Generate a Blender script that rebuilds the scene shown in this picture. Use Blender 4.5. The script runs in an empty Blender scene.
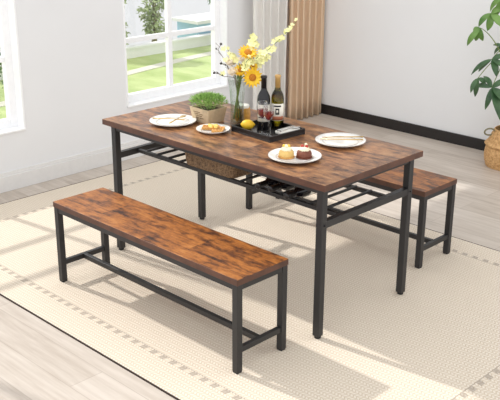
import bpy, bmesh, math, random
from mathutils import Vector, Matrix
random.seed(7)
PI = math.pi
S = bpy.context.scene
COL = S.collection

# ------------------------------------------------------------------ camera
CAM = Vector((2.22946, -2.72854, 1.95895))
FW = Vector((-0.65692667, 0.67231028, -0.34124219))
RT = Vector((0.7140753, 0.70005401, 0.00456685))
UP = Vector((-0.2419583, 0.24067253, 0.93996432))
F = 882.708
cd = bpy.data.cameras.new('camera'); co = bpy.data.objects.new('camera', cd); COL.objects.link(co)
co.matrix_world = Matrix(((RT.x, UP.x, -FW.x, CAM.x), (RT.y, UP.y, -FW.y, CAM.y), (RT.z, UP.z, -FW.z, CAM.z), (0, 0, 0, 1)))
cd.sensor_width = 36; cd.sensor_fit = 'HORIZONTAL'; cd.lens = 36 * F / 500; cd.clip_end = 500
S.camera = co

def at(px, py, ax, v):
    d = FW + RT * ((px - 250) / F) - UP * ((py - 200) / F)
    return CAM + d * ((v - CAM[ax]) / d[ax])

# ------------------------------------------------------------------ materials
class NT:
    def __init__(s, name):
        s.m = bpy.data.materials.new(name); s.m.use_nodes = True
        s.t = s.m.node_tree; s.b = s.t.nodes['Principled BSDF']; s.out = s.t.nodes['Material Output']
    def n(s, k, **kw):
        o = s.t.nodes.new(k)
        for a, v in kw.items(): setattr(o, a, v)
        return o
    def l(s, a, b): s.t.links.new(a, b)
    def val(s, x, sock):
        if isinstance(x, (int, float)): sock.default_value = x
        else: s.l(x, sock)
    def math(s, op, a, b=0.0, c=0.0):
        o = s.n('ShaderNodeMath', operation=op)
        for i, x in enumerate((a, b, c)): s.val(x, o.inputs[i])
        return o.outputs[0]
    def coords(s, scale=(1, 1, 1), loc=(0, 0, 0), rot=(0, 0, 0)):
        tc = s.n('ShaderNodeTexCoord'); mp = s.n('ShaderNodeMapping')
        mp.inputs['Scale'].default_value = scale; mp.inputs['Location'].default_value = loc; mp.inputs['Rotation'].default_value = rot
        s.l(tc.outputs['Object'], mp.inputs[0]); return mp.outputs[0]
    def noise(s, vec, scale, detail=4, rough=.55):
        o = s.n('ShaderNodeTexNoise'); o.inputs['Scale'].default_value = scale; o.inputs['Detail'].default_value = detail
        o.inputs['Roughness'].default_value = rough; s.l(vec, o.inputs['Vector']); return o.outputs['Fac']
    def ramp(s, fac, stops):
        o = s.n('ShaderNodeValToRGB'); e = o.color_ramp.elements
        while len(e) < len(stops): e.new(0.5)
        for i, (p, c) in enumerate(stops):
            e[i].position = p; e[i].color = (*c, 1)
        s.l(fac, o.inputs[0]); return o.outputs[0]
    def mix(s, fac, a, b, mode='MIX'):
        o = s.n('ShaderNodeMix', data_type='RGBA', blend_type=mode)
        s.val(fac, o.inputs[0])
        for x, k in ((a, 6), (b, 7)):
            if isinstance(x, tuple): o.inputs[k].default_value = (*x, 1)
            else: s.l(x, o.inputs[k])
        return o.outputs[2]
    def bump(s, h, strength=.3, dist=.01):
        o = s.n('ShaderNodeBump'); o.inputs['Strength'].default_value = strength; o.inputs['Distance'].default_value = dist
        s.l(h, o.inputs['Height']); s.l(o.outputs[0], s.b.inputs['Normal'])
    def base(s, x):
        if isinstance(x, tuple): s.b.inputs['Base Color'].default_value = (*x, 1)
        else: s.l(x, s.b.inputs['Base Color'])
    def set(s, **kw):
        for k, v in kw.items(): s.b.inputs[k.replace('_', ' ')].default_value = v
        return s

def srgb(r, g, b):
    f = lambda v: (v / 255 / 12.92) if v / 255 <= .04045 else ((v / 255 + .055) / 1.055) ** 2.4
    return (f(r), f(g), f(b))

def simple(name, rgb, rough=.5, var=.06, scale=30, metal=0, bump=0, **kw):
    t = NT(name); v = t.coords(); n = t.noise(v, scale)
    a = tuple(max(0, c * (1 - var)) for c in rgb); b = tuple(min(1, c * (1 + var)) for c in rgb)
    t.base(t.ramp(n, [(.3, a), (.7, b)])); t.set(Roughness=rough, Metallic=metal)
    if bump: t.bump(n, bump, .002)
    for k, x in kw.items(): t.b.inputs[k.replace('_', ' ')].default_value = x
    return t.m

def rustic(name, seed, rough=.36, pw=.12, edge=False, warm=0):
    t = NT(name); v = t.coords(loc=(seed, seed * .7, 0))
    sep = t.n('ShaderNodeSeparateXYZ'); t.l(v, sep.inputs[0])
    # planks run along x; each plank tone by its index
    row = t.math('FLOOR', t.math('DIVIDE', sep.outputs[1], pw))
    xo = t.math('ADD', sep.outputs[0], t.math('MULTIPLY', row, .377))
    colr = t.math('FLOOR', t.math('DIVIDE', xo, .62))
    wn = t.n('ShaderNodeTexWhiteNoise', noise_dimensions='2D'); cb = t.n('ShaderNodeCombineXYZ')
    t.l(row, cb.inputs[0]); t.l(colr, cb.inputs[1]); t.l(cb.outputs[0], wn.inputs['Vector'])
    tone = wn.outputs['Value']
    vs = t.coords(scale=(5.5, 15, 8), loc=(seed * 2, seed, 0))
    off = t.n('ShaderNodeVectorMath', operation='ADD'); t.l(vs, off.inputs[0])
    cb2 = t.n('ShaderNodeCombineXYZ'); t.l(t.math('MULTIPLY', tone, 9), cb2.inputs[0]); t.l(t.math('MULTIPLY', row, 3.3), cb2.inputs[2])
    t.l(cb2.outputs[0], off.inputs[1])
    big = t.noise(off.outputs[0], 1.1, 5, .62)
    blot = t.noise(t.coords(scale=(11, 21, 8), loc=(seed, 3, 1)), 1.3, 8, .78)
    fine = t.noise(t.coords(scale=(9, 120, 60), loc=(seed, 1, 0)), 1.0, 3, .6)
    f = t.math('ADD', t.math('MULTIPLY', big, .5), t.math('MULTIPLY', blot, .5))
    f = t.math('ADD', f, t.math('MULTIPLY', t.math('SUBTRACT', fine, .5), .22))
    f = t.math('ADD', f, t.math('MULTIPLY', t.math('SUBTRACT', tone, .5), .035))
    if warm: st = [(.37, srgb(40, 22, 14)), (.44, srgb(88, 48, 22)), (.51, srgb(142, 84, 34)), (.58, srgb(168, 104, 46)), (.72, srgb(190, 132, 74))]
    else: st = [(.37, srgb(48, 31, 24)), (.44, srgb(92, 58, 38)), (.50, srgb(138, 92, 57)), (.57, srgb(166, 117, 74)), (.70, srgb(192, 148, 104))]
    c = t.ramp(f, st)
    # seams
    fy = t.math('FRACT', t.math('DIVIDE', sep.outputs[1], pw)); fx = t.math('FRACT', t.math('DIVIDE', xo, .62))
    sy = t.math('LESS_THAN', fy, .012); sx = t.math('LESS_THAN', fx, .004)
    seam = t.math('MAXIMUM', sy, sx)
    c = t.mix(t.math('MULTIPLY', seam, .45), c, srgb(45, 24, 16))
    if edge: c = t.mix(.45, c, srgb(70, 36, 24))
    t.base(c); t.set(Roughness=rough, Specular_IOR_Level=.5)
    t.bump(fine, .12, .002)
    return t.m

M = {}
M['metal'] = simple('black_powder_coated_steel', srgb(38, 37, 38), .45, .05, 200)
M['rubber'] = simple('black_rubber', srgb(22, 22, 23), .6)
M['bolt'] = simple('bolt_steel', srgb(40, 40, 42), .3, metal=.8)
M['wood_table'] = rustic('rustic_brown_wood_table', 1.3, .3, .119)
M['wood_bench'] = rustic('rustic_brown_wood_bench', 4.1, .42, .155, warm=1)
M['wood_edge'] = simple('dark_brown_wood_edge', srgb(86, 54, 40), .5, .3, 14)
M['wood_bench_far'] = rustic('rustic_brown_wood_far_bench', 7.7, .42, .155, warm=1)

def wall_mat():
    t = NT('white_painted_plaster'); n = t.noise(t.coords(), 1.2, 3)
    t.base(t.ramp(n, [(.3, srgb(228, 228, 229)), (.7, srgb(232, 232, 233))])); t.set(Roughness=.85)
    t.bump(t.noise(t.coords(), 260, 2), .05, .002); return t.m
M['wall'] = wall_mat()
M['white_trim'] = simple('white_painted_trim', srgb(246, 246, 247), .45, .02)
M['base_white'] = simple('pale_grey_baseboard_paint', srgb(226, 224, 222), .5, .02)
M['base_black'] = simple('black_baseboard_paint', srgb(30, 25, 24), .45, .08, 8)

def floor_mat():
    t = NT('pale_oak_planks'); v = t.coords()
    br = t.n('ShaderNodeTexBrick'); br.offset = .37; br.inputs['Scale'].default_value = 1
    br.inputs['Brick Width'].default_value = 1.35; br.inputs['Row Height'].default_value = .165; br.inputs['Mortar Size'].default_value = .0022
    br.inputs['Mortar Smooth'].default_value = .3
    br.inputs['Color1'].default_value = (0, 0, 0, 1); br.inputs['Color2'].default_value = (1, 1, 1, 1); br.inputs['Mortar'].default_value = (.5, .5, .5, 1)
    t.l(v, br.inputs['Vector'])
    grain = t.noise(t.coords(scale=(2.2, 26, 1)), 1.3, 6, .62)
    soft = t.noise(t.coords(scale=(1.0, 5, 1)), 1.4, 3)
    sp = t.n('ShaderNodeSeparateColor'); t.l(br.outputs['Color'], sp.inputs[0])
    f = t.math('ADD', t.math('MULTIPLY', grain, .6), t.math('ADD', t.math('MULTIPLY', soft, .3), t.math('MULTIPLY', sp.outputs[0], .14)))
    c = t.ramp(f, [(.34, srgb(172, 158, 145)), (.5, srgb(191, 179, 167)), (.66, srgb(204, 193, 182))])
    c = t.mix(t.math('MULTIPLY', br.outputs['Fac'], .35), c, srgb(130, 112, 96))
    t.base(c); t.set(Roughness=.42); t.bump(grain, .06, .002); return t.m
M['floor'] = floor_mat()

def rug_mat():
    t = NT('cream_woven_rug'); v = t.coords(); sep = t.n('ShaderNodeSeparateXYZ'); t.l(v, sep.inputs[0])
    x, y = sep.outputs[0], sep.outputs[1]
    # herringbone-like knit: cells of 13 x 24 mm leaning to alternate sides
    def fr(a, p): return t.math('FRACT', t.math('DIVIDE', a, p))
    col = fr(y, .036)
    tri = t.math('ABSOLUTE', t.math('SUBTRACT', col, .5))                 # 0 .. .5
    xs = t.math('ADD', x, t.math('MULTIPLY', tri, .022))
    stitch = t.math('ABSOLUTE', t.math('SUBTRACT', fr(xs, .0165), .5))
    edge = t.math('MULTIPLY', t.math('MINIMUM', tri, t.math('SUBTRACT', .5, tri)), 4)
    h = t.math('MINIMUM', t.math('MULTIPLY', stitch, 2.6), t.math('ADD', edge, .15))
    nz = t.noise(v, 160, 2)
    hh = t.math('ADD', h, t.math('MULTIPLY', nz, .5))
    c = t.ramp(hh, [(.15, srgb(196, 176, 152)), (.75, srgb(222, 209, 192)), (1.0, srgb(229, 218, 203))])
    big = t.noise(v, 3, 3)
    c = t.mix(t.math('MULTIPLY', big, .12), c, srgb(212, 201, 184))
    ax, ay = t.math('ABSOLUTE', x), t.math('ABSOLUTE', y)
    P = .0651
    def lt(a, b): return t.math('LESS_THAN', a, b)
    def gt(a, b): return t.math('GREATER_THAN', a, b)
    def AND(*k):
        o = k[0]
        for i in k[1:]: o = t.math('MULTIPLY', o, i)
        return o
    LX, LY = 1.505, .945
    lineF = AND(gt(ay, LY - .003), lt(ay, LY + .002), lt(ax, LX + .03))
    lineS = AND(gt(ax, LX - .003), lt(ax, LX + .002), lt(ay, LY + .03))
    dashF = AND(gt(ay, LY), lt(ay, LY + .03), lt(fr(t.math('ADD', x, t.math('MULTIPLY', ay, .25)), P), .5), lt(ax, LX + .03))
    dashS = AND(gt(ax, LX), lt(ax, LX + .03), lt(fr(t.math('ADD', y, t.math('MULTIPLY', ax, .25)), P), .5), lt(ay, LY + .03))
    mk = t.math('MAXIMUM', t.math('MAXIMUM', lineF, lineS), t.math('MAXIMUM', dashF, dashS))
    c = t.mix(t.math('MULTIPLY', mk, .62), c, t.mix(t.math('MULTIPLY', hh, .6), srgb(140, 127, 116), srgb(174, 162, 150)))
    t.base(c); t.set(Roughness=.95, Specular_IOR_Level=.15); t.bump(hh, .45, .004); return t.m
M['rug'] = rug_mat()
M['rug_binding_shade'] = simple('dark_brown_rug_binding_and_shade', srgb(52, 38, 32), .9)  # binding colour, with the rug edge's shadow painted into it
def porcelain():
    t = NT('white_porcelain'); t.base(srgb(240, 237, 232)); t.set(Roughness=.18); return t.m
M['porcelain'] = porcelain()
M['rim_line'] = simple('grey_rim_glaze', srgb(150, 140, 128), .3)
M['gold'] = simple('brushed_gold', srgb(214, 182, 128), .28, .04, 80, metal=1)
M['silver'] = simple('polished_silver', srgb(205, 203, 200), .2, .03, 80, metal=1)
M['tray'] = simple('black_lacquered_wood', srgb(30, 28, 29), .32)
M['tray_floor'] = simple('black_lacquered_tray_floor', srgb(52, 50, 50), .16)
M['lemon'] = simple('lemon_peel', srgb(238, 190, 40), .45, .12, 90, bump=.3)
M['leaf_box'] = simple('bright_green_foliage', srgb(146, 182, 96), .6, .35, 55)
M['plant_wood'] = simple('whitewashed_planter_wood', srgb(200, 178, 146), .7, .18, 22, bump=.2)
M['print'] = simple('faded_brown_print', srgb(128, 106, 80), .8)
M['soil'] = simple('dark_potting_soil', srgb(58, 42, 30), .95, .4, 120)
M['sun_petal'] = simple('golden_yellow_petal', srgb(248, 200, 44), .6, .15, 60)
M['sun_center'] = simple('orange_brown_flower_center', srgb(186, 116, 28), .9, .4, 260, bump=.6)
M['pale_petal'] = simple('pale_yellow_petal', srgb(248, 245, 188), .6, .08, 60)
M['white_petal'] = simple('ivory_petal', srgb(248, 238, 222), .6, .05, 60)
M['stem'] = simple('green_stem', srgb(112, 130, 62), .6, .2, 40)
M['twig'] = simple('brown_twig', srgb(96, 74, 52), .8, .2, 60)
M['berry'] = simple('dark_berry', srgb(44, 34, 36), .4)
M['sage'] = simple('dark_green_leaf', srgb(74, 100, 52), .55, .2, 40)
def glassy(name, col=(1, 1, 1), rough=0, ior=1.45):
    t = NT(name); t.base(col); t.set(Roughness=rough, IOR=ior, Transmission_Weight=1.0); return t.m
def thin_glass(name, tint, f):
    t = NT(name); tr = t.n('ShaderNodeBsdfTransparent'); tr.inputs[0].default_value = (*tint, 1); gl = t.n('ShaderNodeBsdfGlossy'); gl.inputs['Roughness'].default_value = .03
    lw = t.n('ShaderNodeLayerWeight'); lw.inputs[0].default_value = f
    mx = t.n('ShaderNodeMixShader'); t.l(t.math('MULTIPLY', lw.outputs['Facing'], .55), mx.inputs[0])
    t.l(tr.outputs[0], mx.inputs[1]); t.l(gl.outputs[0], mx.inputs[2]); t.l(mx.outputs[0], t.out.inputs[0]); return t.m
M['glass'] = thin_glass('clear_glass', (.95, .97, .96), .3); M['water'] = thin_glass('water', (.93, .97, .93), .1); M['crystal'] = thin_glass('crystal_wine_glass', (.97, .97, .97), .5)
M['green_glass'] = glassy('olive_green_glass', srgb(150, 148, 50), .03)
M['dark_glass'] = simple('near_black_bottle_glass', srgb(14, 11, 16), .12, .04)
M['amber_glass'] = simple('amber_woven_glass', srgb(214, 158, 76), .25, .2, 90)
M['wine'] = NT('red_wine').set(Roughness=0.05, IOR=1.33, Transmission_Weight=.75).m
M['wine'].node_tree.nodes['Principled BSDF'].inputs['Base Color'].default_value = (*srgb(158, 18, 22), 1)
M['foil_black'] = simple('black_foil_capsule', srgb(28, 26, 28), .35)
M['foil_tan'] = simple('tan_foil_capsule', srgb(198, 158, 96), .4)
M['paper'] = simple('cream_label_paper', srgb(236, 230, 216), .7, .03)
M['ink'] = simple('black_label_ink', srgb(34, 30, 32), .6)
M['ink_red'] = simple('rust_label_ink', srgb(160, 92, 62), .6)
M['wax'] = simple('white_candle_wax', srgb(246, 242, 232), .5)
M['cake_yellow'] = simple('yellow_sponge', srgb(222, 184, 112), .7, .12, 90, bump=.4)
M['cake_brown'] = simple('chocolate_sponge', srgb(120, 68, 50), .7, .2, 90, bump=.4)
M['cream'] = simple('whipped_cream', srgb(250, 238, 206), .5, .04)
M['strawberry'] = simple('strawberry_red', srgb(176, 52, 38), .4, .2, 90)
M['mango'] = simple('yellow_fruit', srgb(246, 208, 74), .4, .1)
M['waffle'] = simple('golden_waffle', srgb(214, 160, 92), .7, .2, 40, bump=.3)
M['cheese'] = simple('yellow_cheese', srgb(246, 214, 120), .5, .1)
def wicker(name, a, b, s):
    t = NT(name); n = t.noise(t.coords(), s, 5, .7); t.base(t.ramp(n, [(.35, a), (.65, b)])); t.set(Roughness=.75); t.bump(n, .4, .003); return t.m
M['wicker_dark'] = wicker('dark_brown_wicker', srgb(70, 50, 34), srgb(150, 120, 88), 110)
M['wicker_tan'] = wicker('tan_seagrass', srgb(176, 128, 76), srgb(228, 186, 132), 60)
M['napkin'] = simple('ivory_cloth', srgb(236, 232, 224), .9)
M['trunk'] = simple('greenish_braided_bark', srgb(164, 160, 118), .8, .2, 30, bump=.3)
def leafm(name, a, b, tr=.25):
    t = NT(name); n = t.noise(t.coords(), 9, 3); t.base(t.ramp(n, [(.35, a), (.65, b)])); t.set(Roughness=.38)
    return t.m
M['leaf_dark'] = leafm('glossy_dark_green_leaf', srgb(38, 70, 38), srgb(74, 108, 66))
M['leaf_mid'] = leafm('fresh_green_leaf', srgb(70, 112, 44), srgb(118, 154, 76))
M['handle_rope'] = simple('grey_green_rope', srgb(128, 122, 92), .85)
def cloth(name, rgb, tl):
    t = NT(name); v = t.coords(scale=(1, 1, 1)); n = t.noise(v, 220, 2)
    a = tuple(c * .96 for c in rgb); t.base(t.ramp(n, [(.3, a), (.7, rgb)])); t.set(Roughness=.9, Specular_IOR_Level=.1)
    tr = t.n('ShaderNodeBsdfTranslucent'); tr.inputs[0].default_value = (*rgb, 1)
    mx = t.n('ShaderNodeMixShader'); mx.inputs[0].default_value = tl
    t.l(t.b.outputs[0], mx.inputs[1]); t.l(tr.outputs[0], mx.inputs[2]); t.l(mx.outputs[0], t.out.inputs[0]); return t.m
M['sheer'] = cloth('off_white_sheer_linen', srgb(254, 252, 249), .5)
M['drape'] = cloth('beige_drape_fabric', srgb(248, 224, 195), .35)
def pane():
    t = NT('window_glass'); tr = t.n('ShaderNodeBsdfTransparent'); gl = t.n('ShaderNodeBsdfGlossy'); gl.inputs['Roughness'].default_value = .02
    mx = t.n('ShaderNodeMixShader'); mx.inputs[0].default_value = .05
    t.l(tr.outputs[0], mx.inputs[1]); t.l(gl.outputs[0], mx.inputs[2]); t.l(mx.outputs[0], t.out.inputs[0]); return t.m
M['pane'] = pane()
def lawn_mat():
    t = NT('mown_lawn'); n = t.noise(t.coords(scale=(1, 2.5, 1)), .55, 6, .65); t.base(t.ramp(n, [(.35, srgb(160, 180, 112)), (.65, srgb(190, 204, 142))])); t.set(Roughness=.9); return t.m
M['lawn'] = lawn_mat()
M['path'] = simple('pale_garden_path', srgb(214, 212, 196), .9)
M['garden_wall'] = simple('white_garden_wall', srgb(238, 238, 236), .8)
M['pool_tile'] = simple('pale_blue_cladding', srgb(160, 200, 222), .5)
M['tree_leaf'] = simple('pale_summer_foliage', srgb(176, 190, 140), .8, .3, 1.2)
M['tree_leaf_dark'] = simple('deep_summer_foliage', srgb(92, 122, 84), .8, .3, 1.2)
M['tree_bark'] = simple('grey_brown_bark', srgb(150, 138, 116), .9, .2, 6)

# ------------------------------------------------------------------ object helpers
def empty(name, loc, label, cat, group=None, rotz=0, kind=None):
    o = bpy.data.objects.new(name, None); COL.objects.link(o); o.location = loc; o.rotation_euler = (0, 0, rotz)
    o.empty_display_size = .05
    tag(o, label, cat, group, kind); return o
def tag(o, label=None, cat=None, group=None, kind=None):
    if label: o['label'] = label
    if cat: o['category'] = cat
    if group: o['group'] = group
    if kind: o['kind'] = kind
    return o
def obj(name, bm, mat, parent=None, smooth=False, bevel=0, loc=None, label=None):
    bmesh.ops.recalc_face_normals(bm, faces=bm.faces[:])
    me = bpy.data.meshes.new(name); bm.to_mesh(me); bm.free()
    for m in (mat if isinstance(mat, (list, tuple)) else [mat]): me.materials.append(m)
    if smooth:
        for p in me.polygons: p.use_smooth = True
    o = bpy.data.objects.new(name, me); COL.objects.link(o)
    if parent: o.parent = parent
    if loc: o.location = loc
    if label: o['label'] = label
    if bevel:
        b = o.modifiers.new('bevel', 'BEVEL'); b.width = bevel; b.segments = 2; b.limit_method = 'ANGLE'
    return o
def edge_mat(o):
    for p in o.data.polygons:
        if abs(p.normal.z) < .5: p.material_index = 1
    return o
def copy_tree(o, parent=None):
    c = o.copy(); COL.objects.link(c)
    if parent: c.parent = parent
    for ch in list(o.children): copy_tree(ch, c)
    return c
def B(): return bmesh.new()
def box(bm, x0, x1, y0, y1, z0, z1, mtx=None):
    vs = [bm.verts.new(Vector(p)) for p in ((x0, y0, z0), (x1, y0, z0), (x1, y1, z0), (x0, y1, z0), (x0, y0, z1), (x1, y0, z1), (x1, y1, z1), (x0, y1, z1))]
    if mtx is not None:
        for v in vs: v.co = mtx @ v.co
    for f in ((0, 3, 2, 1), (4, 5, 6, 7), (0, 1, 5, 4), (1, 2, 6, 5), (2, 3, 7, 6), (3, 0, 4, 7)): bm.faces.new([vs[i] for i in f])
    return bm
def ring_faces(bm, a, b):
    n = len(a)
    for i in range(n): bm.faces.new((a[i], a[(i + 1) % n], b[(i + 1) % n], b[i]))
def lathe(bm, prof, n=32, c=(0, 0, 0), fn=None, mtx=None):
    rings = []; ends = []
    for (r, z) in prof:
        if r < 1e-5: rings.append([bm.verts.new(Vector((c[0], c[1], c[2] + z)))]); continue
        ring = []
        for i in range(n):
            a = 2 * PI * i / n; rr = r * (fn(a, z) if fn else 1)
            ring.append(bm.verts.new(Vector((c[0] + rr * math.cos(a), c[1] + rr * math.sin(a), c[2] + z))))
        rings.append(ring)
    if mtx is not None:
        for g in rings:
            for v in g: v.co = mtx @ v.co
    for a, b in zip(rings, rings[1:]):
        if len(a) == 1 and len(b) == 1: continue
        if len(a) == 1:
            for i in range(n): bm.faces.new((a[0], b[(i + 1) % n], b[i]))
        elif len(b) == 1:
            for i in range(n): bm.faces.new((a[i], a[(i + 1) % n], b[0]))
        else: ring_faces(bm, a, b)
    if len(rings[0]) > 1: bm.faces.new(rings[0])
    if len(rings[-1]) > 1: bm.faces.new(rings[-1])
    return bm
def tube(bm, pts, rad, n=8, closed=False):
    pts = [Vector(p) for p in pts]; k = len(pts)
    rads = rad if isinstance(rad, (list, tuple)) else [rad] * k
    prev = None; rings = []
    for i, p in enumerate(pts):
        if closed: t = pts[(i + 1) % k] - pts[i - 1]
        else: t = pts[min(i + 1, k - 1)] - pts[max(i - 1, 0)]
        t.normalize()
        if prev is None:
            a = Vector((0, 0, 1)) if abs(t.z) < .9 else Vector((1, 0, 0)); nrm = t.cross(a).normalized()
        else: nrm = (prev - t * prev.dot(t)).normalized()
        prev = nrm; bn = t.cross(nrm)
        rings.append([bm.verts.new(p + (nrm * math.cos(2 * PI * j / n) + bn * math.sin(2 * PI * j / n)) * rads[i]) for j in range(n)])
    for a, b in zip(rings, rings[1:]): ring_faces(bm, a, b)
    if closed: ring_faces(bm, rings[-1], rings[0])
    else: bm.faces.new(rings[0]); bm.faces.new(rings[-1])
    return bm
def bez(a, b, c, n=10):
    a, b, c = Vector(a), Vector(b), Vector(c)
    return [a * (1 - t) ** 2 + b * 2 * t * (1 - t) + c * t * t for t in [i / n for i in range(n + 1)]]
def ball(bm, c, r, seg=12, sc=(1, 1, 1), mtx=None):
    m = Matrix.Translation(Vector(c)) @ (mtx if mtx is not None else Matrix.Identity(4)) @ Matrix.Diagonal((sc[0], sc[1], sc[2], 1))
    bmesh.ops.create_uvsphere(bm, u_segments=seg, v_segments=max(6, seg * 2 // 3), radius=r, matrix=m); return bm
def leaf(bm, base, tip, width, nrm, droop=.15, n=7, fold=.12, fat=.5):
    """curved pointed leaf with a folded mid rib"""
    base, tip = Vector(base), Vector(tip); ax = tip - base; L = ax.length; ax.normalize()
    nrm = Vector(nrm); side = ax.cross(nrm)
    if side.length < 1e-4: side = ax.cross(Vector((1, 0, 0)))
    side.normalize(); up = side.cross(ax).normalized()
    rows = []
    for i in range(n + 1):
        t = i / n; w = width * math.sin(PI * t ** fat) ** .8 if 0 < t < 1 else .0
        w = max(w, width * .02)
        c = base + ax * (L * t) + up * (math.sin(PI * t) * droop * L)
        rows.append([bm.verts.new(c + side * s * w * .5 + up * abs(s) * w * fold) for s in (-1, -.5, 0, .5, 1)])
    for a, b in zip(rows, rows[1:]):
        for j in range(4): bm.faces.new((a[j], a[j + 1], b[j + 1], b[j]))
    return bm

# ------------------------------------------------------------------ room
WX, WY = -2.83, 3.235; WT = .14; WH = 3.35; Y0 = -3.0; X1 = 3.2; FZ = -.006
bm = B(); box(bm, WX - WT, X1, Y0 - 1, WY + .1, FZ - .05, FZ); tag(obj('floor', bm, M['floor']), kind='structure')
SILL = .382; T2 = 1.26; TTOP = 3.2; TMID = 1.98  # pier and window tops lie out of view, shaped for sun on the rug
w1a, w1b, w2a, w2b = -2.5, .30, 1.155, 2.18  # left window widened out of view to let sun onto the front floor
bm = B(); wa, wb = WX - WT, WX
box(bm, wa, wb, Y0, w1a, FZ, WH); box(bm, wa, wb, w1b, w2a, FZ, T2); box(bm, wa, wb, w2b, WY + .1, FZ, WH)
box(bm, wa, wb, w1a, w1b, FZ, SILL); box(bm, wa, wb, w2a, w2b, FZ, SILL)
box(bm, wa, wb, w1a, w1b, TTOP, WH); box(bm, wa, wb, w1b, w2b, TMID, WH)
tag(obj('wall_left', bm, M['wall']), kind='structure')
bm = B(); box(bm, WX, X1, WY, WY + .1, FZ, WH); tag(obj('wall_right', bm, M['wall']), kind='structure')
bm = B(); box(bm, WX, WX + .022, Y0, WY - .016, FZ, .100); box(bm, WX, WX + .012, Y0, WY - .016, .100, .125)
tag(obj('baseboard_left', bm, M['base_white'], bevel=.003), kind='structure')
bm = B(); box(bm, WX, X1, WY - .016, WY, FZ, .08); tag(obj('baseboard_right', bm, M['base_black'], bevel=.003), kind='structure')

def window(name, ya, yb, za, zb, mul_y, mul_z, sill=True, fw_=.062):
    f0, f1 = WX - .125, WX - .075
    bm = B()
    box(bm, f0, f1, ya, ya + fw_, za, zb); box(bm, f0, f1, yb - fw_, yb, za, zb)
    box(bm, f0, f1, ya + fw_, yb - fw_, za, za + fw_ + .008); box(bm, f0, f1, ya + fw_, yb - fw_, zb - fw_, zb)
    fr = tag(obj(name, bm, M['white_trim'], bevel=.004), kind='structure')
    m0, m1 = f0 + .008, f1 - .004
    for y in mul_y:
        bm = B(); box(bm, m0, m1, y - .02, y + .02, za + fw_, zb - fw_); obj('mullion', bm, M['white_trim'], fr, bevel=.003)
    for z in mul_z:
        bm = B(); box(bm, m0 + .003, m1 - .003, ya + fw_, yb - fw_, z - .018, z + .018); obj('glazing_bar', bm, M['white_trim'], fr, bevel=.003)
    bm = B(); xm = (m0 + m1) / 2; box(bm, xm - .002, xm + .002, ya + fw_, yb - fw_, za + fw_, zb - fw_); obj('pane', bm, M['pane'], fr)
    # lining of the reveal, a thin painted board, proud of the wall by a hair
    bm = B(); box(bm, f1, WX + .006, ya, ya + .012, za, zb); box(bm, f1, WX + .006, yb - .012, yb, za, zb)
    obj('reveal_lining', bm, M['white_trim'], fr)
    if sill:
        bm = B(); box(bm, f1, WX + .012, ya + .0, yb, za - .0, za + .014); obj('window_sill', bm, M['white_trim'], fr, bevel=.003)
    return fr
window('window_1', w1a, w1b, SILL, TTOP, (-.215, -1.5), (.85, 1.20))
window('window_2', w2a, w2b, SILL, TMID, (1.655,), (.85, 1.20))
window('added_sun_window', w1b, w2a, T2, TMID, (), (), sill=False, fw_=.03)  # unseen window added above the pier to let sun reach the rug

# ------------------------------------------------------------------ rug
RX, RY = 1.78, 1.13
bm = B(); box(bm, -RX, RX, -RY, RY, -.005, 0)
rug = obj('area_rug', bm, M['rug'], loc=(-.83, .39, .0)); tag(rug, 'cream woven rug with a grey comb-stitch border lying under the table and benches', 'rug')
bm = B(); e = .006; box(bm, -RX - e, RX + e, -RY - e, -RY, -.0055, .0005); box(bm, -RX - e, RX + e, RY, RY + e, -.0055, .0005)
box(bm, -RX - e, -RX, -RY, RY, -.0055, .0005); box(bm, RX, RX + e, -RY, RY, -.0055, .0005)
obj('binding', bm, M['rug_binding_shade'], rug, label='dark brown binding along the rug edge, darkened with painted shade')  # dark strip is partly binding, partly painted shadow of the rug's thickness

# ------------------------------------------------------------------ dining table
TL, TW, TH = 1.549, .716, .75
tb = empty('dining_table', (-TL / 2, TW / 2, 0), 'long dining table with rustic brown top, black legs and a slatted shelf', 'table')
hx, hy = TL / 2, TW / 2
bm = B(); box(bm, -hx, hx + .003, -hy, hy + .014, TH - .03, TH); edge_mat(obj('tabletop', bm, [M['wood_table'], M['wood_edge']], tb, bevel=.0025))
ls = .0175; ix, iy = hx - .039, hy - .037
bm = B()
for sy in (-1, 1): box(bm, -ix + ls, ix - ls, sy * iy - .012, sy * iy + .012, TH - .055, TH - .03)
for sx in (-1, 1): box(bm, sx * ix - .012, sx * ix + .012, -iy + ls, iy - ls, TH - .055, TH - .03)
obj('top_frame', bm, M['metal'], tb, bevel=.002)
for sx in (-1, 1):
    for sy in (-1, 1):
        lx = sx * ix + (.028 if (sx, sy) == (-1, -1) else 0)
        bm = B(); box(bm, lx - ls, lx + ls, sy * iy - ls, sy * iy + ls, .012, TH - .03)
        lg = obj('leg', bm, M['metal'], tb, bevel=.003)
        bm = B(); lathe(bm, [(.0125, 0), (.0155, .002), (.0155, .012)], 16, (lx, sy * iy, 0)); obj('foot_pad', bm, M['rubber'], lg)
        for zz in (.5515,):
            bm = B(); lathe(bm, [(.006, 0), (.006, .002), (.004, .004), (0, .004)], 10, mtx=Matrix.Translation((lx + sx * ls, sy * iy, zz)) @ Matrix.Rotation(sx * PI / 2, 4, 'Y')); obj('bolt', bm, M['bolt'], lg)
    bm = B(); box(bm, sx * ix - .015, sx * ix + .015, -iy + ls, iy - ls, .535, .568)
    for v in bm.verts:
        if sx < 0 and v.co.y < 0: v.co.x += .024
    obj('end_stretcher', bm, M['metal'], tb, bevel=.002)
sh = None
bm = B(); ry = .172
for sy in (-1, 1): box(bm, -ix + .015, ix - .015, sy * ry - .01, sy * ry + .01, .541, .561)
sh = obj('storage_shelf', bm, M['metal'], tb, bevel=.002)
ns = 15
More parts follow.
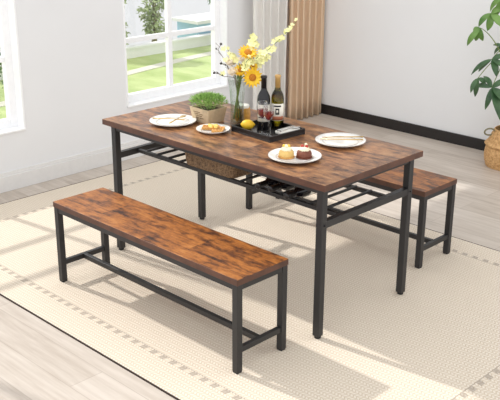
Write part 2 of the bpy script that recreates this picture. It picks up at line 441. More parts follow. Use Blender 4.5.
for i in range(ns):
    x = -ix + .015 + (2 * ix - .03) * (i + 1) / (ns + 1)
    bm = B(); tube(bm, [(x, -ry, .561), (x, ry, .561)], .0075, 8); obj('slat', bm, M['metal'], sh, smooth=True)
SHZ = .561 + .0075

# ------------------------------------------------------------------ benches
def make_bench(cx, cy, L, W, H, mat, label):
    t = empty('bench', (cx, cy, 0), label, 'bench', 'rustic wood benches beside the dining table')
    hx, hy = L / 2, W / 2; s = .0155; ix, iy = hx - .018, hy - .018
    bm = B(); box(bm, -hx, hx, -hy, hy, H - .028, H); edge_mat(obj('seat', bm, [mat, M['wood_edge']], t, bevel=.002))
    bm = B()
    for sy in (-1, 1): box(bm, -ix + s, ix - s, sy * iy - .0125, sy * iy + .0125, H - .054, H - .028)
    for sx in (-1, 1): box(bm, sx * ix - .0125, sx * ix + .0125, -iy + s, iy - s, H - .054, H - .028)
    obj('seat_frame', bm, M['metal'], t, bevel=.002)
    for sx in (-1, 1):
        for sy in (-1, 1):
            bm = B(); box(bm, sx * ix - s, sx * ix + s, sy * iy - s, sy * iy + s, .006, H - .028); lg = obj('leg', bm, M['metal'], t, bevel=.002)
            bm = B(); box(bm, sx * ix - s + .002, sx * ix + s - .002, sy * iy - s + .002, sy * iy + s - .002, 0, .006); obj('foot_pad', bm, M['rubber'], lg)
        bm = B(); box(bm, sx * ix - .011, sx * ix + .011, -iy + s, iy - s, .092, .118); obj('end_stretcher', bm, M['metal'], t, bevel=.002)
    bm = B(); box(bm, -ix + .011, ix - .011, -.011, .011, .092, .118); obj('long_stretcher', bm, M['metal'], t, bevel=.002)
    return t
BL, BW, BH = 1.313, .31, .438
make_bench(-.0675 - BL / 2, -.449 + BW / 2, BL, BW, BH, M['wood_bench'], 'whole front bench with rustic brown seat and black legs, nearest the camera')
make_bench(-.1402 - BL / 2, .996 + BW / 2, BL, BW, BH, M['wood_bench_far'], 'bench on the far side of the table, mostly hidden with only its end showing')

# ------------------------------------------------------------------ curtains
def curtain(name, ya, yb, x0, amp, pitch, mat, label, z0=.0, z1=2.5, seed=0):
    rnd = random.Random(seed); n = int((yb - ya) / pitch * 14); m = 16
    t = empty(name, (x0, (ya + yb) / 2, 0), label, 'curtain')
    bm = B(); rows = []
    ph = [rnd.uniform(.75, 1.25) for _ in range(200)]
    for k in range(m + 1):
        zz = z0 + (z1 - z0) * k / m; row = []
        for i in range(n + 1):
            u = i / n; y = ya + (yb - ya) * u; c = u * (yb - ya) / pitch; j = int(c)
            a = amp * ph[j] * (1.0 - .22 * k / m); s = math.sin(2 * PI * c)
            s = math.copysign(abs(s) ** .75, s)
            sway = .006 * math.sin(3 * zz + j)
            row.append(bm.verts.new(Vector((a * s + sway * .4, y - (ya + yb) / 2 + sway * .5 + .01 * math.cos(4 * PI * c), zz))))
        rows.append(row)
    for a, b in zip(rows, rows[1:]):
        for i in range(n): bm.faces.new((a[i], a[i + 1], b[i + 1], b[i]))
    o = obj('fabric', bm, mat, t, smooth=True)
    sd = o.modifiers.new('thick', 'SOLIDIFY'); sd.thickness = .002
    return t
curtain('sheer_curtain', 2.33, 2.745, -2.70, .032, .088, M['sheer'], 'off-white sheer curtain hanging in narrow folds right of the window', seed=3)
curtain('drape', 2.755, 3.205, -2.695, .027, .075, M['drape'], 'beige pleated drape hanging in the room corner beside the sheer curtain', seed=5)
ro = empty('curtain_rod', (-2.70, 2.7, 2.5), 'slim white curtain rod above the drapes', 'curtain rod')
bm = B(); tube(bm, [(0, -.5, .012), (0, .52, .012)], .012, 10); obj('pole', bm, M['white_trim'], ro, smooth=True)
bm = B(); box(bm, -.13, .0, -.38, -.36, .005, .02); obj('bracket', bm, M['white_trim'], ro)
bm = B(); box(bm, -.13, .0, .48, .5, .005, .02); obj('bracket', bm, M['white_trim'], ro)

# ------------------------------------------------------------------ plates
def plate_mesh(R):
    bm = B()
    lathe(bm, [(0, .003), (R * .55, .003), (R * .62, 0), (R * .66, .002), (R * .8, .008), (R, .016), (R * 1.003, .018), (R * .985, .0195), (R * .8, .0125), (R * .66, .0075), (R * .62, .006), (0, .006)], 48)
    return bm
def plate(px, py, R, label, g='white plates on the table'):
    p = empty('plate' if R > .1 else 'small_plate', (px, py, TH), label, 'plate', g)
    obj('dish', plate_mesh(R), M['porcelain'], p, smooth=True)
    bm = B()
    for rr, zz in ((R * .995, .0188), (R * .7, .0098)):
        tube(bm, [(rr * math.cos(a), rr * math.sin(a), zz) for a in [2 * PI * i / 48 for i in range(48)]], .0008, 6, closed=True)
    obj('rim_band', bm, M['rim_line'], p, smooth=True); return p
PR = .124
plate(-1.215, .213, PR, 'white dinner plate with gold fork and spoon crossed on it, at the table left end')
plate(-.945, .25, .088, 'small white plate of waffles in front of the wooden planter')
plate(-.345, .2, PR, 'white dinner plate carrying two little cakes, nearest the camera')
plate(-.358, .55, PR, 'white dinner plate with two slim gold sticks, right of the black tray')

def cutlery(kind, a, b, z, label, group=None, mat='gold'):
    a, b = Vector((a[0], a[1], 0)), Vector((b[0], b[1], 0)); L = (b - a).length; ang = math.atan2((b - a).y, (b - a).x)
    t = empty(kind, (a.x, a.y, z), label, kind.split('_')[-1] if kind != 'chopstick' else 'chopstick', group, rotz=ang)
    if kind == 'chopstick':
        bm = B(); tube(bm, [(0, 0, .0), (L, 0, .0)], [.0022, .0034], 8); obj('rod', bm, M[mat], t, smooth=True)
        bm = B(); tube(bm, [(L, 0, 0), (L + .006, 0, 0)], .0036, 8); obj('end_cap', bm, M[mat], t, smooth=True); return t
    bm = B(); tube(bm, [(0, 0, .002), (L * .3, 0, .003), (L * .62, 0, .005), (L * .72, 0, .003)], [.0042, .0032, .0022, .0026], 8); obj('handle', bm, M[mat], t, smooth=True)
    bm = B()
    if kind == 'spoon': ball(bm, (L * .87, 0, .003), .016, 12, (1.45, .95, .22)); obj('bowl', bm, M[mat], t, smooth=True)
    else:
        box(bm, L * .71, L * .80, -.010, .010, .002, .0042)
        for k in range(4): box(bm, L * .80, L, -.010 + k * .0056, -.0072 + k * .0056, .002, .0038)
        obj('tines', bm, M[mat], t, bevel=.0006)
    return t
PZ = TH + .0215
cutlery('fork', (-1.302, .147), (-1.157, .244), PZ, 'gold fork lying across the left dinner plate', mat='gold')
cutlery('spoon', (-1.152, .137), (-1.212, .297), PZ + .004, 'gold spoon crossed over the fork on the left dinner plate')
g = 'gold chopsticks on the right plate'
cutlery('chopstick', (-.425, .475), (-.273, .61), PZ + .001, 'slim gold chopstick on the right plate, the lower of the pair', g)
cutlery('chopstick', (-.437, .505), (-.305, .65), PZ + .001, 'slim gold chopstick on the right plate, the upper of the pair', g)

# cakes
def cake(x, y, mat, label, top):
    t = empty('mini_cake', (x, y, TH + .0065), label, 'cake', 'mini cakes on the front plate'); t.scale = (1.15, 1.15, 1.2)
    bm = B(); lathe(bm, [(.024, 0), (.029, .004), (.031, .016), (.028, .026), (.02, .03), (0, .031)], 24, fn=lambda a, z: 1 + .04 * math.sin(5 * a) + .03 * math.sin(11 * a)); obj('sponge', bm, mat, t, smooth=True)
    bm = B(); lathe(bm, [(.021, .028), (.023, .033), (.018, .039), (.012, .043), (0, .045)], 20, fn=lambda a, z: 1 + .12 * math.sin(6 * a + z * 300)); obj('cream_swirl', bm, M['cream'], t, smooth=True)
    for (dx, dy, dz, m, r) in top:
        bm = B(); ball(bm, (dx, dy, dz), r, 10, (1, .8, .85)); obj('fruit', bm, M[m], t, smooth=True)
    bm = B(); lathe(bm, [(.023, 0), (.033, .001), (.034, .004), (.029, .0035)], 24, fn=lambda a, z: 1 + .04 * math.sin(24 * a)); obj('paper_cup', bm, M['cake_brown'] if 'choc' in label else M['waffle'], t, smooth=True)
    return t
cake(-.372, .172, M['cake_yellow'], 'yellow mini cake with cream and yellow fruit, left one on the front plate', [(-.008, -.004, .044, 'mango', .009), (.006, .006, .045, 'mango', .008), (.006, -.008, .048, 'cream', .008)])
cake(-.312, .228, M['cake_brown'], 'chocolate mini cake with cream and red fruit, right one on the front plate', [(-.006, -.005, .044, 'strawberry', .009), (.008, .004, .044, 'strawberry', .008), (.0, .010, .05, 'cream', .007)])

# waffles
def waffle(x, y, z, rot, tilt, label):
    t = empty('waffle', (x, y, z), label, 'waffle', 'waffle pieces on the small plate', rotz=rot)
    t.rotation_euler = (tilt, 0, rot)
    bm = B(); w, h = .085, .055
    box(bm, -w / 2, w / 2, -h / 2, h / 2, 0, .006)
    for k in range(6): box(bm, -w / 2 + k * (w - .005) / 5, -w / 2 + k * (w - .005) / 5 + .005, -h / 2, h / 2, .006, .012)
    for k in range(4): box(bm, -w / 2, w / 2, -h / 2 + k * (h - .005) / 3, -h / 2 + k * (h - .005) / 3 + .005, .006, .0118)
    obj('crust', bm, M['waffle'], t, bevel=.001); return t
waffle(-.972, .258, TH + .010, .7, 0, 'golden waffle piece on the left of the small plate')
waffle(-.915, .256, TH + .010, 2.2, .0, 'golden waffle piece on the right of the small plate')
for i, (dx, dy, h) in enumerate([(-.965, .250, 0), (-.942, .263, 0), (-.925, .250, 0), (-.948, .238, 0)]):
    bm = B(); mm = Matrix.Translation((0, 0, .006)) @ Matrix.Rotation(i * 1.1, 4, 'Z') @ Matrix.Rotation(.15 * (i - 1.5), 4, 'X'); box(bm, -.011, .011, -.009, .009, -.006, .007, mm)
    o = obj('cheese_cube', bm, M['cheese'], loc=(dx, dy, TH + .0235), bevel=.002)
    tag(o, ['pale yellow cheese cube on the waffles, leftmost', 'pale yellow cheese cube on the waffles, at the back', 'pale yellow cheese cube on the waffles, rightmost', 'pale yellow cheese cube on the waffles, nearest the camera'][i], 'cheese', 'cheese cubes on the waffles')

# ------------------------------------------------------------------ planter
pt = empty('potted_grass', (-1.118, .378, TH), 'bushy green plant in a tapered square wooden planter beside the glass vase', 'plant')
def frus(bm, b, t, z0, z1, inner=False):
    vs = [bm.verts.new(Vector((sx * r, sy * r * .93, z))) for r, z in ((b, z0), (t, z1)) for sx, sy in ((-1, -1), (1, -1), (1, 1), (-1, 1))]
    return vs
bm = B(); o1 = frus(bm, .059, .073, 0, .078); i1 = frus(bm, .052, .066, .008, .078)
for k in range(4):
    q = (k + 1) % 4
    bm.faces.new((o1[k], o1[q], o1[4 + q], o1[4 + k])); bm.faces.new((i1[k], i1[q], i1[4 + q], i1[4 + k])); bm.faces.new((o1[4 + k], o1[4 + q], i1[4 + q], i1[4 + k]))
bm.faces.new(o1[:4]); bm.faces.new(i1[:4]); bx_ = obj('box', bm, M['plant_wood'], pt)
bm = B()
tl = math.atan2(.014 * .93, .078)
mm = Matrix.Translation((0, -.0625, .04)) @ Matrix.Rotation(tl, 4, 'X')
for k, (x, z, w, h) in enumerate([(-.02, .018, .05, .003), (-.025, .008, .03, .003), (.012, .008, .026, .003), (-.01, -.002, .052, .003), (-.022, -.014, .02, .008), (.012, -.014, .028, .003)]):
    box(bm, x - w / 2, x + w / 2, -.0014, .002, z - h / 2, z + h / 2, mm)
obj('faded_print', bm, M['print'], bx_, label='faded brown print on the front of the planter')
bm = B(); box(bm, -.063, .063, -.058, .058, .055, .066); obj('soil', bm, M['soil'], pt)
bm = B(); rnd = random.Random(11)
for i in range(1100):
    a = rnd.uniform(0, 2 * PI); r = math.sqrt(rnd.random()); e = rnd.random() ** .6
    dirv = Vector((math.cos(a) * r, math.sin(a) * r, .25 + .9 * math.sqrt(max(0, 1 - r * r)))).normalized()
    d = .095 * (.55 + .45 * e)
    p = Vector((math.cos(a) * r * .02, math.sin(a) * r * .02, .076)) + Vector((dirv.x * d * .92, dirv.y * d * .92, dirv.z * d * .66))
    dv = (dirv + Vector((rnd.uniform(-.7, .7), rnd.uniform(-.7, .7), rnd.uniform(-.3, .7)))).normalized()
    leaf(bm, p, p + dv * rnd.uniform(.014, .026), .0075, (rnd.uniform(-1, 1), rnd.uniform(-1, 1), 1), .1, 2)
for i in range(30):
    a = rnd.uniform(0, 2 * PI); r = rnd.uniform(.01, .06)
    tube(bm, bez((math.cos(a) * r * .5, math.sin(a) * r * .5, .064), (math.cos(a) * r, math.sin(a) * r, .09), (math.cos(a) * r * 1.4, math.sin(a) * r * 1.4, .115), 4), .001, 4)
obj('foliage', bm, M['leaf_box'], pt)

cp = empty('ceramic_cup', (-1.045, .555, TH), 'white ceramic cup half hidden between the planter and the glass vase', 'cup')
bm = B(); lathe(bm, [(0, 0), (.03, 0), (.036, .01), (.038, .07), (.0345, .07), (.032, .012), (0, .01)], 32); obj('cup_body', bm, M['porcelain'], cp, smooth=True)
# ------------------------------------------------------------------ vase and flowers
VX, VY = -.955, .432
vs = empty('flower_vase', (VX, VY, TH), 'tall ribbed clear glass vase half filled with water, holding the bouquet', 'vase')
flute = lambda a, z: 1 + .025 * math.cos(16 * a)
bm = B(); lathe(bm, [(.036, 0), (.039, .004), (.034, .05), (.034, .12), (.04, .19), (.049, .245), (.0475, .246), (.038, .19), (.0315, .12), (.031, .05), (.032, .014), (0, .012)], 96, fn=flute)
obj('glass_body', bm, M['glass'], vs, smooth=True)
bm = B(); lathe(bm, [(0, .0125), (.0305, .0145), (.0298, .05), (.0302, .12), (0, .12)], 64); obj('water', bm, M['water'], vs, smooth=True)
VB = Vector((VX, VY, TH + .03))
def stem_path(head, k):
    a = k * 2.4; base = VB + Vector((math.cos(a) * .014, math.sin(a) * .014, 0)); rim = Vector((VX + math.cos(a) * .014, VY + math.sin(a) * .014, TH + .235))
    d = (head - rim); rim = Vector((VX, VY, TH + .235)) + Vector((max(-.028, min(.028, d.x * .25)), max(-.028, min(.028, d.y * .25)), 0))
    base = VB - Vector((d.x, d.y, 0)).normalized() * .02 + Vector((math.cos(a), math.sin(a), 0)) * .006
    p = [base, (base + rim) / 2 + Vector((0, 0, .0))] + bez(rim, rim + Vector((0, 0, (head - rim).length * .4)), head, 8)
    return p
def frame_from(nrm):
    return Vector(nrm).normalized().to_track_quat('Z', 'Y').to_matrix().to_4x4()
def sunflower(px, py, y, R, nrm, k, label, petm='sun_petal', cenm='sun_center'):
    h = at(px, py, 1, y); t = empty('sunflower', VB, label, 'flower', 'sunflowers in the vase'); nrm = Vector(nrm).normalized()
    st = h - nrm * .012
    bm = B(); tube(bm, [p - VB for p in stem_path(st, k)], .002, 6); obj('stem', bm, M['stem'], t, smooth=True)
    m = Matrix.Translation(h - VB) @ frame_from(nrm)
    bm = B()
    for ly, (cnt, rr) in enumerate(((16, 1.0), (14, .82))):
        for i in range(cnt):
            a = 2 * PI * (i + ly * .5) / cnt; d = Vector((math.cos(a), math.sin(a), 0))
            leaf(bm, m @ (d * R * .3), m @ (d * R * rr + Vector((0, 0, R * (.12 + ly * .14)))), R * .36, m.to_3x3() @ Vector((0, 0, 1)), -.08, 5)
    obj('petals', bm, M[petm], t, smooth=True)
    bm = B(); ball(bm, (0, 0, 0), R * .36, 14, (1, 1, .35)); bmesh.ops.transform(bm, matrix=m @ Matrix.Translation((0, 0, R * .04)), verts=bm.verts); obj('flower_center', bm, M[cenm], t, smooth=True)
    bm = B(); lathe(bm, [(0, -.014), (R * .12, -.012), (R * .34, -.002), (R * .3, 0)], 12, mtx=m); obj('calyx', bm, M['sage'], t, smooth=True)
    for q in range(1):
        b = h - VB - Vector((0, 0, .03)); a = k * 1.7 + q * 2.5; leaf(bm2 := B(), b, b + Vector((math.cos(a) * .05, math.sin(a) * .05, -.01)), .026, (0, 0, 1), .15, 5); obj('leaf', bm2, M['sage'], t, smooth=True)
    return t
cam_dir = Vector((2.2 + .9, -2.7 - .43, .9)).normalized()
sunflower(248, 52.5, .44, .054, cam_dir + Vector((-.2, .3, .75)), 1, 'golden sunflower facing up at the top of the bouquet')
sunflower(252.5, 77.5, .41, .053, cam_dir + Vector((.25, .1, -.1)), 2, 'golden sunflower drooping over the right side of the vase, the lowest one')
sunflower(241, 70, .42, .042, cam_dir + Vector((-.3, .0, .6)), 3, 'smaller golden sunflower in the middle of the bouquet above the vase mouth')
sunflower(253, 65, .50, .034, cam_dir + Vector((.5, .5, .5)), 5, 'small half-hidden golden sunflower behind the two biggest ones')

def blossom(bm, c, R, nrm, rnd):
    m = Matrix.Translation(c) @ frame_from(nrm)
    for i in range(5):
        a = 2 * PI * i / 5 + rnd.random() * .3; d = Vector((math.cos(a), math.sin(a), 0))
        leaf(bm, m @ (d * R * .05), m @ (d * R + Vector((0, 0, R * .35))), R * .85, m.to_3x3() @ Vector((0, 0, 1)), -.15, 4)
    ball(bm, m @ Vector((0, 0, R * .15)), R * .18, 6)
def spray(pts, y0, y1, k, label, R=.016, n=9, mat='pale_petal', name='orchid_spray', group='orchid sprays in the vase', start=.35, stemm='stem', cat='flower spray', jitter=.012, sz=5):
    rnd = random.Random(k * 13); t = empty(name, VB, label, cat, group)
    P = [at(px, py, 1, y0 + (y1 - y0) * i / (len(pts) - 1)) for i, (px, py) in enumerate(pts)]
    path = stem_path(P[0], k) + P[1:]
    bm = B(); tube(bm, [p - VB for p in path], .0016, 5); obj('stem', bm, M[stemm], t, smooth=True)
    for i in range(n):
        u = start + (1 - start) * i / max(1, n - 1); f = u * (len(P) - 1); j = min(int(f), len(P) - 2); c = P[j].lerp(P[j + 1], f - j) - VB
        c = c + Vector((rnd.uniform(-1, 1), rnd.uniform(-1, 1), rnd.uniform(-1, 1))) * jitter
        bm = B(); blossom(bm, c, R * (1.15 - .5 * u) * rnd.uniform(.85, 1.15), cam_dir + Vector((rnd.uniform(-.8, .8), rnd.uniform(-.8, .8), rnd.uniform(-.5, .8))), rnd)
        obj('blossom', bm, M[mat], t, smooth=True)
    return t
spray([(247, 66), (258, 57), (268, 50), (280, 39), (296, 22)], .44, .52, 4, 'long pale yellow orchid spray reaching up to the right toward the beige drape', .022, 24, start=.1)
spray([(248, 60), (254, 46), (252, 34)], .46, .5, 6, 'short pale yellow orchid spray standing upright behind the sunflowers', .025, 13, start=.3)
spray([(250, 64), (262, 62), (269, 55)], .46, .52, 8, 'pale yellow orchid spray leaning right, below the longest one', .025, 12, start=.3)

spray([(240, 66), (233, 56), (228, 50)], .42, .42, 14, 'short pale yellow orchid spray leaning left above the ivory roses', .02, 7, start=.2)
spray([(245, 68), (246, 62), (250, 58)], .40, .42, 16, 'pale yellow orchid spray between the two largest sunflowers', .022, 7, start=.1)
def rose(px, py, y, R, k, label):
    h = at(px, py, 1, y); t = empty('rose', VB, label, 'flower', 'ivory roses in the vase')
    bm = B(); tube(bm, [p - VB for p in stem_path(h - Vector((0, 0, .015)), k)], .002, 6); obj('stem', bm, M['stem'], t, smooth=True)
    m = Matrix.Translation(h - VB) @ frame_from(cam_dir + Vector((-.3, 0, 1)))
    bm = B()
    for ly, (cnt, r, up) in enumerate(((6, 1, .3), (5, .75, .6), (4, .45, .8), (3, .22, .9))):
        for i in range(cnt):
            a = 2 * PI * (i + ly * .5) / cnt; d = Vector((math.cos(a), math.sin(a), 0))
            leaf(bm, m @ (d * R * .08 + Vector((0, 0, -R * .35))), m @ (d * R * r + Vector((0, 0, R * up * .6))), R * 1.0, m.to_3x3() @ d, .2, 5, fat=.75)
    obj('petals', bm, M['white_petal'], t, smooth=True); return t
rose(231, 61, .41, .032, 7, 'ivory rose at the left of the bouquet, the higher one')
rose(233, 71, .39, .03, 9, 'ivory rose just above the vase mouth, the lower one')
rose(243, 58, .43, .024, 12, 'small ivory rose tucked left of the upper sunflower')

def twig(pts, y0, y1, k, label, flowers=()):
    rnd = random.Random(k); t = empty('berry_twig', VB, label, 'twig', 'berry twigs in the vase')
    P = [at(px, py, 1, y0 + (y1 - y0) * i / (len(pts) - 1)) for i, (px, py) in enumerate(pts)]
    bm = B(); tube(bm, [p - VB for p in stem_path(P[0], k) + P[1:]], .0014, 5)
    for p, q in zip(P, P[1:]):
        c = p.lerp(q, .5) - VB; tube(bm, [c, c + Vector((rnd.uniform(-.03, .0), rnd.uniform(-.03, 0), .02))], .0009, 4)
    obj('stem', bm, M['twig'], t, smooth=True)
    bm = B(); ball(bm, P[-1] - VB, .0065, 8); obj('berry', bm, M['berry'], t, smooth=True)
    for p in P[1:-1]:
        c = p - VB; bm = B(); ball(bm, c + Vector((-.006, -.006, .006)), .0045, 6); obj('berry', bm, M['berry'], t, smooth=True)
        bm = B(); leaf(bm, c, c + Vector((rnd.uniform(-.03, .01), rnd.uniform(-.03, .01), .012)), .009, (0, 0, 1), .1, 4); obj('leaf', bm, M['sage'], t, smooth=True)
    for (px, py) in flowers:
        bm = B(); blossom(bm, at(px, py, 1, y0) - VB, .019, cam_dir + Vector((-.4, 0, .4)), rnd); obj('blossom', bm, M['pale_petal'], t, smooth=True)
twig([(230, 72), (226, 62), (218, 50), (221, 44)], .41, .40, 21, 'thin brown twig with berries arching to the upper left of the bouquet', [(224, 49)])
twig([(231, 74), (227, 66), (221, 63.5)], .40, .38, 22, 'short brown twig with berries in the middle left of the bouquet', [(226, 60)])
twig([(231, 77), (224, 76.5), (219, 74), (214, 73)], .40, .37, 23, 'thin brown twig with berries stretching low to the left of the vase', [(223, 74)])

# ------------------------------------------------------------------ candle jar
cj = empty('candle_jar', (-.99, .508, TH), 'amber woven-look candle jar behind the glass vase', 'candle')
bm = B(); N = 60; prof = []
for i in range(25):
    z = .075 * i / 24; prof.append((.038 + .003 * math.sin(PI * z / .075), z))
lathe(bm, prof + [(.036, .075), (.035, .06), (0, .06)], 72, fn=lambda a, z: 1 + .035 * math.sin(12 * a) * math.sin(z * 2 * PI / .0125))
obj('jar', bm, M['amber_glass'], cj, smooth=True)
bm = B(); lathe(bm, [(0, .0605), (.0338, .0605), (.0338, .088), (.027, .091), (0, .09)], 32); obj('wax', bm, M['wax'], cj, smooth=True)
bm = B(); tube(bm, [(0, 0, .089), (.001, 0, .1)], .0011, 6); obj('wick', bm, M['ink'], cj)

# ------------------------------------------------------------------ tray
TX, TY = -.738, .436; TR = math.radians(-4); tw, td = .145, .122
tr = empty('serving_tray', (TX, TY, TH), 'black lacquered serving tray with low sides, holding the wine and lemon', 'tray', rotz=TR)
bm = B(); box(bm, -tw, tw, -td, td, 0, .007); obj('tray_floor', bm, M['tray_floor'], tr, bevel=.001)
bm = B(); box(bm, -tw, tw, -td, -td + .009, .007, .030); box(bm, -tw, tw, td - .009, td, .007, .030); box(bm, -tw, -tw + .009, -td + .009, td - .009, .007, .030); box(bm, tw - .009, tw, -td + .009, td - .009, .007, .030)
obj('tray_rim', bm, M['tray'], tr, bevel=.0015)
TZ = TH + .007
def wine_bottle(x, y, z, glass, foil, label, lie=None, dark=False, group=None, lab=True):
    t = empty('wine_bottle', (x, y, z), label, 'bottle', group)
    t.scale = (.92, .92, .92)
    if lie: t.rotation_euler = lie
    R = .0365
    bm = B(); lathe(bm, [(0, .006), (.02, .002), (.033, 0), (R, .004), (R, .17), (.034, .188), (.026, .205), (.0175, .22), (.0145, .235), (.0138, .268), (.0138, .288), (.0155, .289), (.0155, .297), (.013, .299), (0, .299)], 40)
    obj('bottle_glass', bm, glass, t, smooth=True)
    bm = B(); lathe(bm, [(.0151, .232), (.0151, .286), (.0168, .288), (.0168, .2985), (.014, .301), (0, .301)], 28); obj('foil_capsule', bm, foil, t, smooth=True)
    def patch(a0, a1, z0, z1, off, name, m, par):
        bm = B(); n = 18; rr = R + off
        r0 = [bm.verts.new((rr * math.cos(a0 + (a1 - a0) * i / n), rr * math.sin(a0 + (a1 - a0) * i / n), z0)) for i in range(n + 1)]
        r1 = [bm.verts.new((v.co.x, v.co.y, z1)) for v in r0]
        for i in range(n): bm.faces.new((r0[i], r0[i + 1], r1[i + 1], r1[i]))
        o = obj(name, bm, M[m], par, smooth=True); o.modifiers.new('t', 'SOLIDIFY').thickness = .0003; return o
    if lab:
        c = math.atan2(-1, 1)
        lb = patch(c - 1.15, c + 1.15, .05, .145, .0006, 'paper_label', 'paper', t)
        if dark:
            patch(c - .9, c + .9, .07, .076, .0011, 'lettering_line', 'ink', lb)
        else:
            patch(c - .9, c + .5, .128, .137, .0011, 'lettering_line', 'ink', lb)
            patch(c - .35, c + .25, .085, .12, .0011, 'emblem', 'ink', lb); patch(c - .2, c + .08, .095, .11, .0016, 'emblem', 'paper', lb)
            patch(c - 1.0, c + 1.0, .053, .075, .0011, 'rust_band', 'ink_red', lb)
    return t
wine_bottle(-.784, .452, TZ, M['dark_glass'], M['foil_black'], 'dark red-wine bottle with black capsule standing at the back of the tray', dark=True)
b2 = wine_bottle(-.748, .516, TZ, M['green_glass'], M['foil_tan'], 'olive green wine bottle with tan capsule and cream label standing in the tray')
bm = B(); lathe(bm, [(0, .008), (.0335, .006), (.0335, .165), (.03, .19), (.02, .21), (0, .21)], 32); obj('wine', bm, glassy('white_wine', srgb(206, 190, 90), 0, 1.34), b2, smooth=True)
def wine_glass(x, y, label):
    t = empty('wine_glass', (x, y, TZ), label, 'glass', 'glasses of red wine in the tray')
    s = 1.0
    bm = B(); lathe(bm, [(r * s, z * s * 1.42) for r, z in [(0, 0), (.029, 0), (.029, .0015), (.006, .004), (.0033, .01), (.0033, .05), (.007, .056), (.02, .066), (.0275, .08), (.028, .095), (.0245, .116), (.0238, .116), (.0272, .095), (.0265, .08), (.019, .067), (.006, .058), (0, .058)]], 36); obj('glass_bowl', bm, M['crystal'], t, smooth=True)
    bm = B(); lathe(bm, [(r * s, z * s * 1.42) for r, z in [(0, .0583), (.006, .0585), (.0188, .0675), (.0262, .0803), (.0266, .088), (0, .088)]], 36); obj('wine', bm, M['wine'], t, smooth=True)
wine_glass(-.728, .384, 'stemmed glass of red wine nearer the lemon, the left of the pair')
wine_glass(-.672, .370, 'stemmed glass of red wine in front of the green bottle, the right of the pair')
lm = empty('lemon', (-.835, .388, TZ + .0255), 'whole yellow lemon lying in the left corner of the black tray', 'lemon')
bm = B(); lathe(bm, [(0, -.037), (.004, -.0355), (.008, -.032), (.018, -.025), (.0245, -.012), (.0255, 0), (.0245, .012), (.018, .025), (.009, .032), (.005, .037), (0, .039)], 24); bmesh.ops.rotate(bm, verts=bm.verts, matrix=Matrix.Rotation(PI / 2, 3, 'Y')); bmesh.ops.rotate(bm, verts=bm.verts, matrix=Matrix.Rotation(.7, 3, 'Z')); obj('fruit', bm, M['lemon'], lm, smooth=True)
# folded napkin with silver tongs
nk = B(); n_ = 10
rows = []
for i in range(n_ + 1):
    rows.append([nk.verts.new(Vector(((j / 6 - .5) * .05, (i / n_ - .5) * .125, .013 + .003 * math.sin(i * 1.3) * math.sin(j * 1.1)))) for j in range(7)])
for a, b in zip(rows, rows[1:]):
    for j in range(6): nk.faces.new((a[j], a[j + 1], b[j + 1], b[j]))
o = obj('napkin', nk, M['napkin'], loc=(-.640, .478, TZ), smooth=True); o.rotation_euler = (0, 0, -.04); nsd = o.modifiers.new('t', 'SOLIDIFY'); nsd.thickness = .015; nsd.offset = 0
o.location.z += .0
tag(o, 'folded ivory napkin lying along the right side of the black tray', 'napkin')
for i, dx in enumerate((-.009, .008)):
    cutlery('fork' if i == 0 else 'spoon', (-.640 + dx, .412), (-.634 + dx * 1.4, .54), TZ + .0245, ['silver fork on the napkin in the tray', 'silver spoon on the napkin in the tray'][i], mat='silver')

# ------------------------------------------------------------------ wicker basket and bottles on the shelf
def rrect(hx, hy, r, n):
    pts = []
    per = []
    for cx, cy, a0 in ((hx - r, hy - r, 0), (-hx + r, hy - r, PI / 2), (-hx + r, -hy + r, PI), (hx - r, -hy + r, 1.5 * PI)):
        for k in range(9): a = a0 + PI / 2 * k / 8; per.append(Vector((cx + r * math.cos(a), cy + r * math.sin(a), 0)))
    seg = [(per[i], per[(i + 1) % len(per)]) for i in range(len(per))]; L = sum((b - a).length for a, b in seg)
    out = []
    for k in range(n):
        d = L * k / n
        for a, b in seg:
            l = (b - a).length
            if d <= l: out.append(a.lerp(b, d / l if l else 0)); break
            d -= l
        else: out.append(per[0].copy())
    return out
bk = empty('wicker_basket', (-.905, .318, SHZ), 'dark brown rectangular wicker basket sitting on the slatted shelf under the tabletop', 'basket')
bm = B(); N = 220; rows = []; H = .105; nz = 26
for k in range(nz + 1):
    u = k / nz; z = H * u; fl = 1 - .06 * (1 - u); ring = []
    for i, p in enumerate(rrect(.185 * fl, .15 * fl, .03, N)):
        d = p.normalized(); w = .0028 * math.sin(PI * u * 13) * math.sin(2 * PI * i / N * 55 / 2 + (PI if int(u * 13) % 2 else 0))
        ring.append(bm.verts.new(p + d * w + Vector((0, 0, z))))
    rows.append(ring)
for a, b in zip(rows, rows[1:]): ring_faces(bm, a, b)
bm.faces.new(rows[0]); o = obj('woven_body', bm, M['wicker_dark'], bk, smooth=True); o.modifiers.new('t', 'SOLIDIFY').thickness = -.006
bm = B(); rr = rrect(.186, .151, .03, 80)
for ph in (0, PI):
    tube(bm, [p + Vector((0, 0, H + .003)) + (p.normalized() * math.cos(i * PI / 5 + ph) + Vector((0, 0, math.sin(i * PI / 5 + ph)))) * .0035 for i, p in enumerate(rr)], .004, 6, closed=True)
obj('braided_rim', bm, M['wicker_dark'], bk, smooth=True)
for i, (x, y, yaw) in enumerate([(-.50, .375, 0.05), (-.405, .385, -.04), (-.305, .365, .03)]):
    wine_bottle(x, y, SHZ + .0372, M['dark_glass'], M['foil_black'], ['dark wine bottle lying on the shelf with its neck out, next to the basket side', 'dark wine bottle lying on the shelf between the other two', 'dark wine bottle lying on the shelf, closest to the near table leg'][i], lie=(PI / 2, 0, yaw), group='wine bottles lying on the shelf', dark=True)

